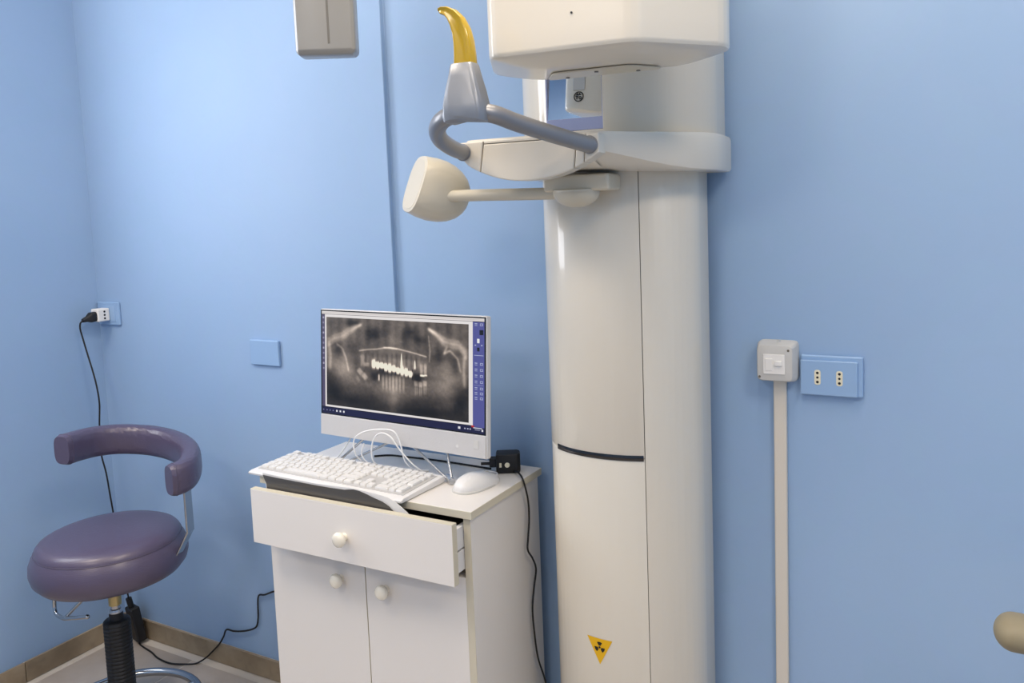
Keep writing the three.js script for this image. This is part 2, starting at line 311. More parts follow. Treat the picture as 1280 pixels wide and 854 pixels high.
    // curved bite piece
    const spine = [[-0.0725, 1.538, 0.5, 0.0158, 0.0125], [-0.0725, 1.556, 0.5, 0.0152, 0.012], [-0.0735, 1.574, 0.5, 0.0142, 0.0115], [-0.0765, 1.59, 0.5, 0.0132, 0.0105], [-0.082, 1.604, 0.501, 0.0115, 0.0095], [-0.0895, 1.6145, 0.502, 0.009, 0.0085], [-0.0975, 1.62, 0.503, 0.0066, 0.0075], [-0.1045, 1.6215, 0.504, 0.0054, 0.0066], [-0.107, 1.6205, 0.504, 0.0055, 0.0066], [-0.1085, 1.6195, 0.504, 0.003, 0.0045]];
    const rings2 = spine.map((s, i) => { const a = spine[Math.max(0, i - 1)], b = spine[Math.min(spine.length - 1, i + 1)], d = [b[0] - a[0], b[1] - a[1]], l = Math.hypot(...d), nx = d[1] / l, ny = -d[0] / l; return superEllipse(s[3], s[4], 4, 28).map(([p, q]) => { const hollow = q > 0 ? -0.32 * q * Math.max(0, 1 - (p / s[3] / 0.72) ** 2) : 0; return [s[0] + nx * p, s[1] + ny * p, s[2] + q + hollow]; }); });
    part('bite_block', loft(rings2, { crease: 0.6 }), M.yellow, hb, 'curved yellow plastic bite piece');
    for (const p of [[0.0405, 1.432, 0.2945], [-0.1915, 1.4335, 0.2945]]) part('bar_collar', new THREE.TorusGeometry(0.0136, 0.0014, 8, 28).translate(...p), M.silver, hb);
  }
  // control panel on its swing arm under the chin arm
  {
    const mount = part('swivel_mount', [rbox(0.125, 0.03, 0.075, -0.027, 1.3745, 0.145, 0.006), (() => { const g = new THREE.SphereGeometry(0.044, 32, 16, 0, Math.PI * 2, Math.PI / 2, Math.PI / 2).scale(1, 0.66, 0.9); return g.translate(-0.034, 1.3595, 0.158); })(), cyl(0.044, 0.044, 0.004, -0.034, 1.3605, 0.158).scale(1, 1, 1)], M.creamMatt, m);
    part('swing_arm', [tube([[-0.03, 1.357, 0.16], [-0.12, 1.3585, 0.172], [-0.22, 1.3605, 0.189], [-0.29, 1.361, 0.201]], 0.0112, 40, 18)], M.creamMatt, mount);
    // panel head: a rounded bowl with a flat face looking away to the left
    const r = V(0.87513, -0.03812, -0.48238), up = V(-0.01249, 0.99478, -0.10128), bk = V(0.48372, 0.09466, 0.87009);
    const nrm = r.clone().multiplyScalar(-0.87).addScaledVector(up, 0.26).addScaledVector(bk, 0.42).normalize();
    const lng = r.clone().multiplyScalar(0.33).addScaledVector(up, 0.94); lng.addScaledVector(nrm, -lng.dot(nrm)).normalize();
    const sid = lng.clone().cross(nrm).normalize();
    const prof = [[0.004, 0.92], [0.0035, 0.97], [0.001, 0.995], [-0.003, 1.0], [-0.018, 1.05], [-0.035, 1.06], [-0.052, 1.01], [-0.068, 0.9], [-0.082, 0.73], [-0.092, 0.52], [-0.098, 0.3], [-0.1, 0.1]];
    const head = loft(prof.map(([z, s]) => superEllipse(0.053 * s, 0.057 * s, 2.9, 48).map(([x, y]) => [x, y, z * 1.08])), { crease: 0.7 });
    const holder = part('control_panel', head, M.creamMatt, mount, 'rounded cream control head on the thin arm');
    const q = new THREE.Quaternion().setFromRotationMatrix(new THREE.Matrix4().makeBasis(sid, lng, nrm)), inv = new THREE.Quaternion().setFromAxisAngle(V(0, 1, 0), -THREE.MathUtils.degToRad(5));
    holder.quaternion.copy(inv.multiply(q)); holder.position.set(-0.342, 1.386, 0.205);
    part('face_plate', (() => { const g = loft([superEllipse(0.0455, 0.0495, 2.9, 40).map(([x, y]) => [x, y, 0.0038]), superEllipse(0.045, 0.049, 2.9, 40).map(([x, y]) => [x, y, 0.0048])], { crease: 0.4 }); return g; })(), M.creamMatt, holder);
  }
  // tube head hanging in front of the carriage
  {
    const plan = rounded([[-0.146, 0.25], [-0.074, 0.42], [0.155, 0.42], [0.263, 0.3], [0.263, 0.25]], [0.05, 0.022, 0.022, 0.016, 0.03], 8);
    const c = [0.06, 0.25], ring = (y, s) => plan.map(([u, w]) => [c[0] + (u - c[0]) * s, y, c[1] + (w - c[1]) * s]);
    const head = part('tube_head', loft([ring(2.02, 1), ring(1.6, 1), ring(1.5705, 1), ring(1.566, 0.998), ring(1.5635, 0.99), ring(1.562, 0.976), ring(1.5585, 0.9), ring(1.5545, 0.8), ring(1.551, 0.7), ring(1.5495, 0.62)], { crease: 0.5 }), M.cream, m, 'large cream box of the x-ray tube head');
    part('bottom_cover', prism(rounded([[-0.04, 0.262], [-0.01, 0.32], [0.12, 0.32], [0.16, 0.262]], 0.015), 1.5455, 1.5485, 0.0008), M.creamMatt, head);
    for (const [u, w] of [[0.0, 0.275], [0.06, 0.305], [0.12, 0.275]]) part('screw', cyl(0.0035, 0.003, 0.002, u, 1.545, w, 14), M.slit, head);
    part('sensor_hole', new THREE.CylinderGeometry(0.0016, 0.0016, 0.002, 14).rotateX(Math.PI / 2).translate(0.063, 1.614, 0.4202), M.dark, head);
    // back of the head, seen in the mirror
    part('rear_strip', span(-0.108, -0.082, 1.598, 1.85, 0.2475, 0.2505, 0.001), M.boxGrey, head);
    const ringG = new THREE.TorusGeometry(0.0098, 0.0011, 8, 36).translate(-0.095, 1.5845, 0.249);
    part('emblem', [ringG, new THREE.TorusGeometry(0.0026, 0.0009, 8, 20).translate(-0.0918, 1.5818, 0.249), box(0.0018, 0.0062, 0.0016, -0.0985, 1.5822, 0.249), box(0.0058, 0.0016, 0.0016, -0.0985, 1.5852, 0.249), box(0.011, 0.0016, 0.0016, -0.095, 1.5882, 0.249), box(0.0018, 0.0036, 0.0016, -0.093, 1.5898, 0.249), box(0.0018, 0.0036, 0.0016, -0.0975, 1.5898, 0.249)], M.warnBlack, head, 'round black emblem');
  }
  // detector opposite it, and the overhead arms that carry both
  {
    const det = part('detector', toCreasedNormals(rbox(0.112, 0.48, 0.055, 0, 0, 0, 0.012, 5), 0.5), M.greyShell, m, 'grey hanging detector housing');
    det.position.set(-0.48, 1.87, 0.272); det.rotation.y = 0.44;
    part('slit', rbox(0.0042, 0.455, 0.002, 0.008, 0.0075, 0.0272, 0.0008), M.slit, det);
    part('rotating_arm', [rbox(0.78, 0.07, 0.11, -0.14, 2.145, 0.3, 0.03, 4)], M.cream, m);
    part('overhead_arm', [rbox(0.2, 0.09, 0.46, -0.07, 2.24, 0.16, 0.03, 4), cyl(0.06, 0.06, 0.04, -0.1, 2.19, 0.32, 36)], M.cream, m);
    part('carriage_cap', prism(outline(0.194, 0.13, -0.07), 2.16, 2.31, 0.006), M.cream, m);
  }
}

// ------------------------------------------------------------------ cabinet
{
  const c = thing('white_cabinet', 'white laminate cabinet with an open drawer and two doors, carrying the computer', 'cabinet', [1.3, 0, 0.165]);
  const X = (x) => x - 1.3, Z = (z) => z - 0.165, sp = (x0, x1, y0, y1, z0, z1, r) => span(X(x0), X(x1), y0, y1, Z(z0), Z(z1), r);
  const topP = part('tabletop', sp(1.013, 1.584, 0.7306, 0.7466, 0.02, 0.3158, 0.0008), M.laminate, c);
  part('edge_band', [sp(1.013, 1.584, 0.7309, 0.7463, 0.3155, 0.3168, 0.0005), sp(1.5837, 1.585, 0.7309, 0.7463, 0.02, 0.3168, 0.0005)], M.banding, topP, 'cream edge banding');
  for (const [x0, x1] of [[1.024, 1.04], [1.559, 1.575]]) {
    const zf = x0 < 1.3 ? 0.289 : 0.3058, s = part('side_panel', sp(x0, x1, 0, 0.7304, 0.022, zf), M.laminate, c);
    part('edge_band', sp(x0, x1, 0, 0.7304, zf - 0.0002, zf + 0.001, 0.0004), M.banding, s, 'cream edge banding');
  }
  part('back_panel', sp(1.04, 1.559, 0.02, 0.7304, 0.022, 0.028), M.laminate, c);
  part('shelf', [sp(1.04, 1.559, 0.588, 0.604, 0.028, 0.288)], M.laminate, c);
  part('bottom_panel', sp(1.04, 1.559, 0.04, 0.056, 0.028, 0.288), M.laminate, c);
  part('plinth', sp(1.04, 1.559, 0, 0.04, 0.25, 0.266), M.laminate, c);
  const knob = () => lathe([[0, 0.027], [0.006, 0.0267], [0.011, 0.0252], [0.0148, 0.022], [0.0163, 0.018], [0.0155, 0.014], [0.0125, 0.0105], [0.0085, 0.0075], [0.0075, 0.004], [0.0085, 0.001], [0.0088, 0]], 32).rotateX(Math.PI / 2);
  const door = (x0, x1, kx, ky) => {
    const d = part('door', sp(x0, x1, 0.045, 0.6035, 0.2905, 0.3066, 0.0006), M.laminate, c);
    part('edge_band', [sp(x1 - 0.0006, x1 + 0.0002, 0.046, 0.6025, 0.291, 0.3064), sp(x0 - 0.0002, x0 + 0.0006, 0.046, 0.6025, 0.291, 0.3064)], M.banding, d);
    part('knob', knob().translate(X(kx), ky, Z(0.3066)), M.knob, d, 'round cream knob');
  };
  door(1.0235, 1.2988, 1.231, 0.5415); door(1.3012, 1.5585, 1.3555, 0.5405);
  const DZ = 0.3615, dr = part('drawer', sp(1.03, 1.5685, 0.6105, 0.7335, DZ - 0.016, DZ, 0.0006), M.laminate, c, 'white drawer, pulled out a little');
  part('edge_band', [sp(1.03, 1.5685, 0.7325, 0.7341, DZ - 0.0155, DZ - 0.0003), sp(1.5675, 1.5692, 0.611, 0.7335, DZ - 0.0155, DZ - 0.0003)], M.banding, dr);
  part('knob', knob().translate(X(1.2975), 0.6665, Z(DZ)), M.knob, dr, 'round cream knob');
  part('drawer_side', [sp(1.546, 1.557, 0.668, 0.712, 0.06, DZ - 0.016, 0.001), sp(1.549, 1.557, 0.622, 0.664, 0.06, DZ - 0.016, 0.001)], M.white, dr);
  part('drawer_side', [sp(1.042, 1.053, 0.622, 0.712, 0.06, DZ - 0.016, 0.001)], M.white, dr);
  part('drawer_bottom', sp(1.053, 1.546, 0.622, 0.628, 0.06, DZ - 0.016), M.inside, dr);
  part('drawer_back', sp(1.053, 1.546, 0.628, 0.7, 0.06, 0.07), M.inside, dr);
}
// plastic sleeve standing in the drawer
{
  const s = thing('plastic_sleeve', 'dark grey sheet in a white sleeve sticking up out of the open drawer', 'document sleeve', [1.25, 0.63, 0.34]);
  const L = (p) => p.map(([x, y]) => [x - 1.25, y - 0.63]);
  const lean = (g, amp) => { const p = g.attributes.position; for (let i = 0; i < p.count; i++) { const y = p.getY(i), x = p.getX(i); p.setZ(i, p.getZ(i) + amp * Math.sin((x + 0.2) * 16) * Math.max(0, y) / 0.13); } g.computeVertexNormals(); return g; };
  part('sheet', lean(plate(L([[1.066, 0.632], [1.42, 0.632], [1.43, 0.69], [1.4225, 0.724], [1.412, 0.733], [1.402, 0.7405], [1.386, 0.7475], [1.364, 0.7525], [1.342, 0.7585], [1.326, 0.762], [1.311, 0.7632], [1.298, 0.7615], [1.286, 0.7592], [1.247, 0.7582], [1.21, 0.7585], [1.174, 0.759], [1.12, 0.7598], [1.09, 0.7602], [1.05, 0.7615], [1.06, 0.742]]), 0.0005, 0.0015), 0.0006), M.sleeveDark, s, 'dark grey sheet');
  part('back_sheet', lean(plate(L([[1.058, 0.632], [1.45, 0.632], [1.468, 0.69], [1.46, 0.7225], [1.447, 0.733], [1.431, 0.743], [1.416, 0.7515], [1.4, 0.7572], [1.385, 0.7598], [1.369, 0.7612], [1.3, 0.7645], [1.2, 0.7615], [1.1, 0.7632], [1.046, 0.765], [1.055, 0.742]]), -0.0022, -0.0012), 0.0006), M.white, s, 'white backing sheet with a curled corner');
}

// ------------------------------------------------------------------ computer on the cabinet
const TOP = 0.7466;
function screenTexture() {
  const W = 768, H = 432, g = new Float32Array(W * H);
  const x0 = 30, x1 = 697, y0 = 29, y1 = 392, w = x1 - x0, h = y1 - y0;
  const cl = noiseField(512, 6, 5, 0.55, 31), fine = noiseField(512, 64, 2, 0.5, 33);
  const S = (t) => 1 / (1 + Math.exp(-t));
  const blob = (cx, cy, rx, ry, amp, rot = 0) => {
    const R = Math.max(rx, ry) * 2.6, c = Math.cos(rot), s = Math.sin(rot);
    for (let y = Math.max(0, Math.floor((cy - R * w / h) * h)); y < Math.min(h, (cy + R * w / h) * h); y++) for (let x = Math.max(0, Math.floor((cx - R) * w)); x < Math.min(w, (cx + R) * w); x++) {
      const dx = x / w - cx, dy = (y / h - cy) * h / w, a = (dx * c + dy * s) / rx, b = (-dx * s + dy * c) / ry, d = a * a + b * b;
      if (d < 6.7) g[(y0 + y) * W + x0 + x] += amp * Math.exp(-d);
    }
  };
  const line = (pts, wd, amp) => { for (let i = 0; i + 1 < pts.length; i++) { const n = Math.ceil(Math.hypot((pts[i + 1][0] - pts[i][0]), (pts[i + 1][1] - pts[i][1]) * h / w) / (wd * 0.5)); for (let k = 0; k < n; k++) { const t = k / n; blob(pts[i][0] + (pts[i + 1][0] - pts[i][0]) * t, pts[i][1] + (pts[i + 1][1] - pts[i][1]) * t, wd, wd, amp); } } };
  const crown = (cx, cy, rx, ry, amp, rot = 0, e = 4) => {
    const R = Math.max(rx, ry) * 1.5, c = Math.cos(rot), s = Math.sin(rot);
    for (let y = Math.max(0, Math.floor((cy - R * w / h) * h)); y < Math.min(h, (cy + R * w / h) * h); y++) for (let x = Math.max(0, Math.floor((cx - R) * w)); x < Math.min(w, (cx + R) * w); x++) {
      const dx = x / w - cx, dy = (y / h - cy) * h / w, d = Math.abs((dx * c + dy * s) / rx) ** e + Math.abs((-dx * s + dy * c) / ry) ** e;
      if (d < 5) g[(y0 + y) * W + x0 + x] += amp * Math.exp(-d);
    }
  };
  for (let y = 0; y < h; y++) for (let x = 0; x < w; x++) {
    const u = x / w, v = y / h, jaw = 0.84 - 0.3 * ((u - 0.5) / 0.5) ** 2 + 0.05 * Math.cos((u - 0.5) * 12), n1 = cl[(y % 512) * 512 + (x * 0.75 | 0) % 512], n2 = cl[((y * 2.6) | 0) % 512 * 512 + (x * 1.1 + 200 | 0) % 512], n3 = fine[(y % 512) * 512 + x % 512];
    g[(y0 + y) * W + x0 + x] = 0.165 + 0.185 * S((jaw - v) * 30) + 0.2 * (n1 - 0.5) + 0.13 * (n2 - 0.5) + 0.07 * (n3 - 0.5) + 0.06 * Math.exp(-(((u - 0.5) / 0.045) ** 2)) * S((v - 0.1) * 20) + (0.035 * Math.cos(u * 90) + 0.02 * Math.cos(u * 47)) * S((0.33 - v) * 16);
  }
  blob(0.13, 0.62, 0.08, 0.13, 0.14); blob(0.87, 0.62, 0.075, 0.14, 0.15); blob(0.23, 0.72, 0.13, 0.06, 0.09, 0.5); blob(0.78, 0.73, 0.13, 0.06, 0.1, -0.5); blob(0.5, 0.76, 0.2, 0.05, 0.06);
  for (const [o, a] of [[0, 0.055], [0.035, 0.035], [-0.035, 0.035]]) { line([[0.01, 0.29 + o], [0.06, 0.235 + o], [0.12, 0.21 + o], [0.17, 0.15 + o], [0.22, 0.1 + o * 0.5], [0.27, 0.06]], 0.011, a); line([[0.74, 0.07], [0.79, 0.12 + o * 0.5], [0.84, 0.19 + o], [0.89, 0.21 + o], [0.94, 0.22 + o], [0.99, 0.32 + o]], 0.011, a * 1.1); }
  line([[0.02, 0.3], [0.03, 0.42], [0.025, 0.6]], 0.014, 0.05); line([[0.975, 0.33], [0.968, 0.45], [0.975, 0.66]], 0.012, 0.06); line([[0.08, 0.3], [0.12, 0.34], [0.15, 0.45], [0.17, 0.6]], 0.008, 0.05); line([[0.86, 0.25], [0.84, 0.32], [0.88, 0.28], [0.93, 0.36], [0.95, 0.5]], 0.008, 0.06); line([[0.74, 0.14], [0.75, 0.3], [0.745, 0.42]], 0.005, 0.05);
  for (const [a, b, c, d, e] of [[0.2, 0.05, 0.06, 0.02, -0.2], [0.36, 0.16, 0.06, 0.035, -0.17], [0.62, 0.12, 0.05, 0.04, -0.17], [0.68, 0.19, 0.04, 0.025, -0.17], [0.43, 0.1, 0.018, 0.05, -0.1], [0.57, 0.2, 0.018, 0.05, -0.13], [0.09, 0.37, 0.03, 0.045, -0.16], [0.2, 0.31, 0.045, 0.045, -0.09], [0.91, 0.44, 0.022, 0.055, -0.15], [0.81, 0.34, 0.035, 0.045, -0.1], [0.5, 0.385, 0.22, 0.016, -0.1], [0.5, 0.575, 0.17, 0.022, -0.2], [0.225, 0.5, 0.022, 0.06, -0.1], [0.665, 0.6, 0.03, 0.045, -0.2], [0.36, 0.63, 0.035, 0.026, -0.2], [0.06, 0.84, 0.07, 0.05, -0.12], [0.94, 0.84, 0.05, 0.07, -0.12], [0.25, 0.92, 0.16, 0.03, -0.08], [0.8, 0.95, 0.16, 0.03, -0.09]]) blob(a, b, c, d, e);
  line([[0.25, 0.355], [0.31, 0.335], [0.37, 0.325], [0.43, 0.305]], 0.005, 0.07); line([[0.43, 0.302], [0.47, 0.298], [0.53, 0.303]], 0.006, 0.12); line([[0.53, 0.303], [0.6, 0.322], [0.66, 0.34], [0.73, 0.365]], 0.005, 0.08);
  for (let k = 0; k < 11; k++) crown(0.335 + 0.034 * k, 0.435, 0.011, 0.04, 0.07 + 0.03 * ((k * 5) % 3) / 2);
  crown(0.275, 0.455, 0.016, 0.038, 0.2); crown(0.305, 0.5, 0.02, 0.012, 0.22); crown(0.315, 0.44, 0.01, 0.03, 0.1);
  for (let k = 0; k < 10; k++) { const u = 0.358 + 0.0288 * k, v = 0.487 + 0.0078 * k; crown(u, v + 0.006 * Math.sin(k * 2.3), 0.0142, 0.0205 + 0.004 * Math.cos(k * 1.7), 1.2, 0, 3); blob(u + 0.0144, v - 0.032, 0.003, 0.008, -0.4); blob(u + 0.0144, v + 0.036, 0.004, 0.01, -0.5); }
  for (let t = 0; t < 12; t++) blob(0.556, 0.36 + 0.012 * t, 0.0022 + 0.00055 * t, 0.008, 0.4);
  for (let t = 0; t < 8; t++) blob(0.648, 0.42 + 0.011 * t, 0.003 + 0.0006 * t, 0.007, 0.3);
  crown(0.692, 0.5, 0.011, 0.034, 0.26); crown(0.718, 0.5, 0.011, 0.034, 0.26); crown(0.698, 0.566, 0.015, 0.006, 0.75); crown(0.722, 0.56, 0.01, 0.005, 0.4);
  crown(0.255, 0.585, 0.021, 0.017, 0.28, 0.75); crown(0.29, 0.635, 0.021, 0.017, 0.28, 0.75); crown(0.24, 0.67, 0.018, 0.012, 0.1, 0.75);
  for (const [u, v] of [[0.655, 0.655], [0.685, 0.66], [0.715, 0.645]]) { crown(u, v, 0.014, 0.016, 0.27); crown(u - 0.004, v + 0.07, 0.005, 0.03, 0.12); crown(u + 0.007, v + 0.065, 0.004, 0.03, 0.12); }
  crown(0.395, 0.63, 0.006, 0.02, 0.5);
  for (let k = 0; k < 7; k++) crown(0.425 + 0.024 * k, 0.675, 0.0085, 0.045 + 0.006 * (k % 2), 0.17);
  blob(0.5, 0.88, 0.03, 0.1, 0.08);
  const d = new Uint8Array(W * H * 4), put = (x, y, c) => { const i = 4 * ((H - 1 - y) * W + x); d[i] = c[0]; d[i + 1] = c[1]; d[i + 2] = c[2]; d[i + 3] = 255; };
  const rect = (a, b, c, e, col) => { for (let y = b; y < e; y++) for (let x = a; x < c; x++) if (x >= 0 && y >= 0 && x < W && y < H) put(x, y, col); };
  rect(0, 0, W, H, [12, 11, 14]);
  rect(6, 5, W - 6, 17, [236, 229, 226]); rect(6, 10, W - 6, 11, [190, 182, 178]);
  rect(22, 18, 714, 400, [244, 238, 236]); rect(6, 19, 22, 400, [86, 78, 108]);
  for (let y = y0; y < y1; y++) for (let x = x0; x < x1; x++) { const v = Math.max(0.03, Math.min(1, (g[y * W + x] - 0.045) * 1.22)); put(x, y, [Math.min(255, v * 264 + 7), Math.min(255, v * 245 + 4), Math.min(255, v * 226 + 3)]); }
  rect(714, 19, W - 6, 404, [88, 90, 158]);
  rect(6, 402, W - 6, H - 5, [26, 25, 66]); rect(714, 396, W - 6, 405, [88, 90, 158]);
  for (let k = 0; k < 11; k++) rect(10, 28 + k * 21, 18, 36 + k * 21, k % 3 ? [150, 146, 170] : [180, 176, 196]);
  const ic = [190, 196, 226];
  for (const y of [24, 168, 190, 212, 234, 258, 276, 294]) { rect(722, y, 733, y + 3, ic); rect(722, y + 7, 733, y + 9, ic); rect(744, y, 756, y + 9, ic); rect(746, y + 2, 754, y + 7, [88, 90, 158]); }
  rect(742, 48, 758, 66, [18, 17, 30]); rect(732, 80, 742, 96, [250, 250, 250]); rect(732, 112, 742, 126, [18, 17, 30]); rect(722, 102, 728, 106, ic); rect(748, 102, 754, 106, ic); rect(720, 140, 758, 142, ic); rect(720, 250, 758, 251, ic);
  [10, 28, 44, 60].forEach((x) => rect(x, 412, x + 5, 417, [150, 152, 190])); [78, 96, 114].forEach((x) => rect(x, 410, x + 8, 418, [236, 236, 240]));
  rect(652, 410, 662, 419, [236, 236, 240]); [678, 690, 700].forEach((x) => rect(x, 412, x + 6, 417, [190, 192, 214])); rect(708, 400, 720, 407, [196, 40, 40]); rect(716, 406, 752, 410, [214, 214, 226]); rect(722, 414, 744, 416, [190, 192, 214]); rect(750, 411, 757, 419, [236, 236, 240]);
  const t = new THREE.DataTexture(d, W, H); t.magFilter = t.minFilter = THREE.LinearFilter; t.colorSpace = THREE.SRGBColorSpace; t.needsUpdate = true; return t;
}
{
  // origin on the tabletop under the middle of the screen
  const mW = 0.48, mH = 0.299, g = thing('computer_monitor', 'white all-in-one computer showing a panoramic dental x-ray, on a thin wire stand', 'computer', [1.077 + 0.24, TOP, 0.18 + 0.013], -0.0546);
  const tilt = new THREE.Matrix4().makeRotationX(-0.0743), place = (geo) => geo.applyMatrix4(tilt).translate(0, 0.8155 - TOP, 0);
  const scr = 0.0495;
  const body = part('casing', place(rbox(mW, mH, 0.017, 0, mH / 2, -0.0095, 0.004, 3)), M.white, g);
  part('rear_hump', place(rbox(0.3, 0.16, 0.022, 0, 0.11, -0.026, 0.01, 3)), M.white, body);
  const plane = new THREE.PlaneGeometry(mW - 0.0045, mH - scr - 0.0025).translate(0, scr + (mH - scr - 0.0025) / 2 + 0.0005, -0.0007);
  part('screen', place(plane), new THREE.MeshStandardMaterial({ color: 0x050505, roughness: 0.3, emissive: 0xffffff, emissiveMap: screenTexture(), emissiveIntensity: 0.44 }), g, 'lit screen with a panoramic x-ray of teeth');
  const chin = part('speaker_grille', place(rbox(mW - 0.004, scr - 0.003, 0.002, 0, scr / 2, -0.0004, 0.0006, 1)), M.grille, body, 'white speaker grille under the screen');
  part('sticker', place(rbox(0.012, 0.018, 0.0008, mW / 2 - 0.026, scr * 0.58, 0.0009, 0.0003, 1)), M.boxGrey, chin);
  part('emblem', place(rbox(0.006, 0.006, 0.0008, mW / 2 - 0.075, scr * 0.4, 0.0008, 0.0003, 1)), M.white, chin);
  // bent wire legs
  const q = (x, y, z) => { const v = V(x, y, z).sub(V(1.317, TOP, 0.193)).applyAxisAngle(V(0, 1, 0), 0.0546); return v.toArray(); };
  part('leg', [rod(q(1.215, 0.823, 0.175), q(1.112, TOP + 0.0031, 0.156), 0.0031), rod(q(1.295, 0.823, 0.165), q(1.14, TOP + 0.0031, 0.158), 0.0031), rod(q(1.108, TOP + 0.0031, 0.156), q(1.144, TOP + 0.0031, 0.158), 0.0031)], M.steel, g);
  part('leg', [rod(q(1.326, 0.823, 0.17), q(1.441, 0.754, 0.186), 0.0031), rod(q(1.427, 0.823, 0.165), q(1.456, 0.754, 0.19), 0.0031)], M.steel, g);
  part('foot', [rod(q(1.436, 0.7545, 0.176), q(1.4605, 0.7545, 0.196), 0.0075, 20), rod(q(1.4605, 0.7545, 0.196), q(1.4625, 0.7545, 0.1978), 0.0066, 20)], M.steel, g);
}
// keyboard
{
  const L = 0.45, D = 0.152, k = thing('keyboard', 'white full-size keyboard lying along the front of the cabinet top', 'keyboard', [1.209, TOP + 0.001, 0.254], -0.0376);
  const side = [[-D / 2, 0.0065], [-D / 2 + 0.004, 0.0142], [D / 2 - 0.01, 0.0092], [D / 2, 0.0055], [D / 2 - 0.001, 0.0015], [D / 2 - 0.006, 0], [-D / 2 + 0.004, 0]];
  const base = new THREE.ExtrudeGeometry(shapeOf(side.map(([z, y]) => [z, y])), { depth: L - 0.004, bevelEnabled: true, bevelSize: 0.0015, bevelThickness: 0.002, bevelOffset: -0.0015, bevelSegments: 2 }).rotateY(-Math.PI / 2).translate(L / 2 - 0.002, 0, 0);
  part('case', toCreasedNormals(base.rotateY(0), 0.4), M.white, k);
  const tilt = 0.0355, U = 0.0186, cache = {};
  const keyGeo = (w, d = 1) => cache[w + '_' + d] ??= (() => { const a = w * U - 0.0022, b = d * U - 0.0026, r = (s, y) => rounded([[-a / 2 * s, -b / 2 * s], [a / 2 * s, -b / 2 * s], [a / 2 * s, b / 2 * s], [-a / 2 * s, b / 2 * s]], 0.0018, 1).map(([x, z]) => [x, y, z]); return loft([r(1, 0), r(0.98, 0.0032), r(0.86, 0.0058)], { cap0: false, crease: 0.3 }); })();
  const bed = part('key_bed', rbox(0.428, 0.002, 0.118, 0, 0, 0, 0.0006, 1), M.keyBed, k); bed.position.set(0, 0.0119, -0.004); bed.rotation.x = tilt;
  const put = (x, row, w, d = 1) => { const m = new THREE.Mesh(keyGeo(w, d), M.key); m.name = 'key'; m.castShadow = m.receiveShadow = true; const z = -0.0555 + row * U + (row > 0 ? 0.003 : 0) + (d - 1) * U / 2; m.position.set(-0.213 + (x + w / 2) * U, 0.0122 - tilt * (z + 0.004), z); m.rotation.x = tilt; k.add(m); };
  const runs = [[0, [[0, [1]], [2, [1, 1, 1, 1]], [6.5, [1, 1, 1, 1]], [11, [1, 1, 1, 1]], [15.25, [1, 1, 1]], [18.5, [1, 1, 1, 1]]]], [1, [[0, [1, 1, 1, 1, 1, 1, 1, 1, 1, 1, 1, 1, 1, 2]], [15.25, [1, 1, 1]], [18.5, [1, 1, 1, 1]]]], [2, [[0, [1.5, 1, 1, 1, 1, 1, 1, 1, 1, 1, 1, 1, 1, 1.5]], [15.25, [1, 1, 1]], [18.5, [1, 1, 1]]]], [3, [[0, [1.75, 1, 1, 1, 1, 1, 1, 1, 1, 1, 1, 1, 2.25]], [18.5, [1, 1, 1]]]], [4, [[0, [1.25, 1, 1, 1, 1, 1, 1, 1, 1, 1, 1, 1, 2.75]], [16.25, [1]], [18.5, [1, 1, 1]]]], [5, [[0, [1.25, 1.25, 1.25, 6.25, 1.25, 1.25, 1.25, 1.25]], [15.25, [1, 1, 1]], [18.5, [2, 1]]]]];
  for (const [row, rs] of runs) for (const [x, ws] of rs) { let at = x; for (const w of ws) { put(at, row, w); at += w; } }
  put(21.5, 2, 1, 2); put(21.5, 4, 1, 2);
}
// mouse with its lead
{
  const g = thing('computer_mouse', 'white computer mouse on the right end of the cabinet top', 'mouse', [1.513, TOP, 0.183], -0.18);
  const prof = [[0, 1, 0.004], [0.004, 1.02, 0], [0.01, 1.0, 0], [0.017, 0.95, 0], [0.024, 0.84, 0], [0.03, 0.66, 0], [0.0335, 0.42, 0], [0.0345, 0.15, 0]];
  const ring = ([y, s]) => superEllipse(0.0325 * s, 0.058 * s, 2.5, 40).map(([x, z]) => [x * (1 - 0.1 * (z / 0.058)), 0.86 * y * (1 - 0.22 * Math.max(0, -z / 0.058) ** 1.5), z + (1 - s) * 0.012]);
  part('shell', loft(prof.map(ring), { crease: 0.7 }), M.white, g);
  part('base', loft([superEllipse(0.034, 0.0595, 2.5, 40).map(([x, z]) => [x, 0, z]), superEllipse(0.0345, 0.06, 2.5, 40).map(([x, z]) => [x, 0.0035, z]), superEllipse(0.033, 0.0585, 2.5, 40).map(([x, z]) => [x, 0.0045, z])], { crease: 0.5 }), M.boxGrey, g);
  part('wheel', new THREE.CylinderGeometry(0.0085, 0.0085, 0.006, 20).rotateZ(Math.PI / 2).translate(0, 0.0175, -0.032), M.boxGrey, g);
  part('lead', tube([[0, 0.006, -0.056], [-0.003, 0.005, -0.072], [-0.02, 0.003, -0.085], [-0.042, 0.003, -0.08], [-0.052, 0.003, -0.05], [-0.055, 0.003, -0.02]], 0.0018, 60, 8), M.whiteCable, g);
}
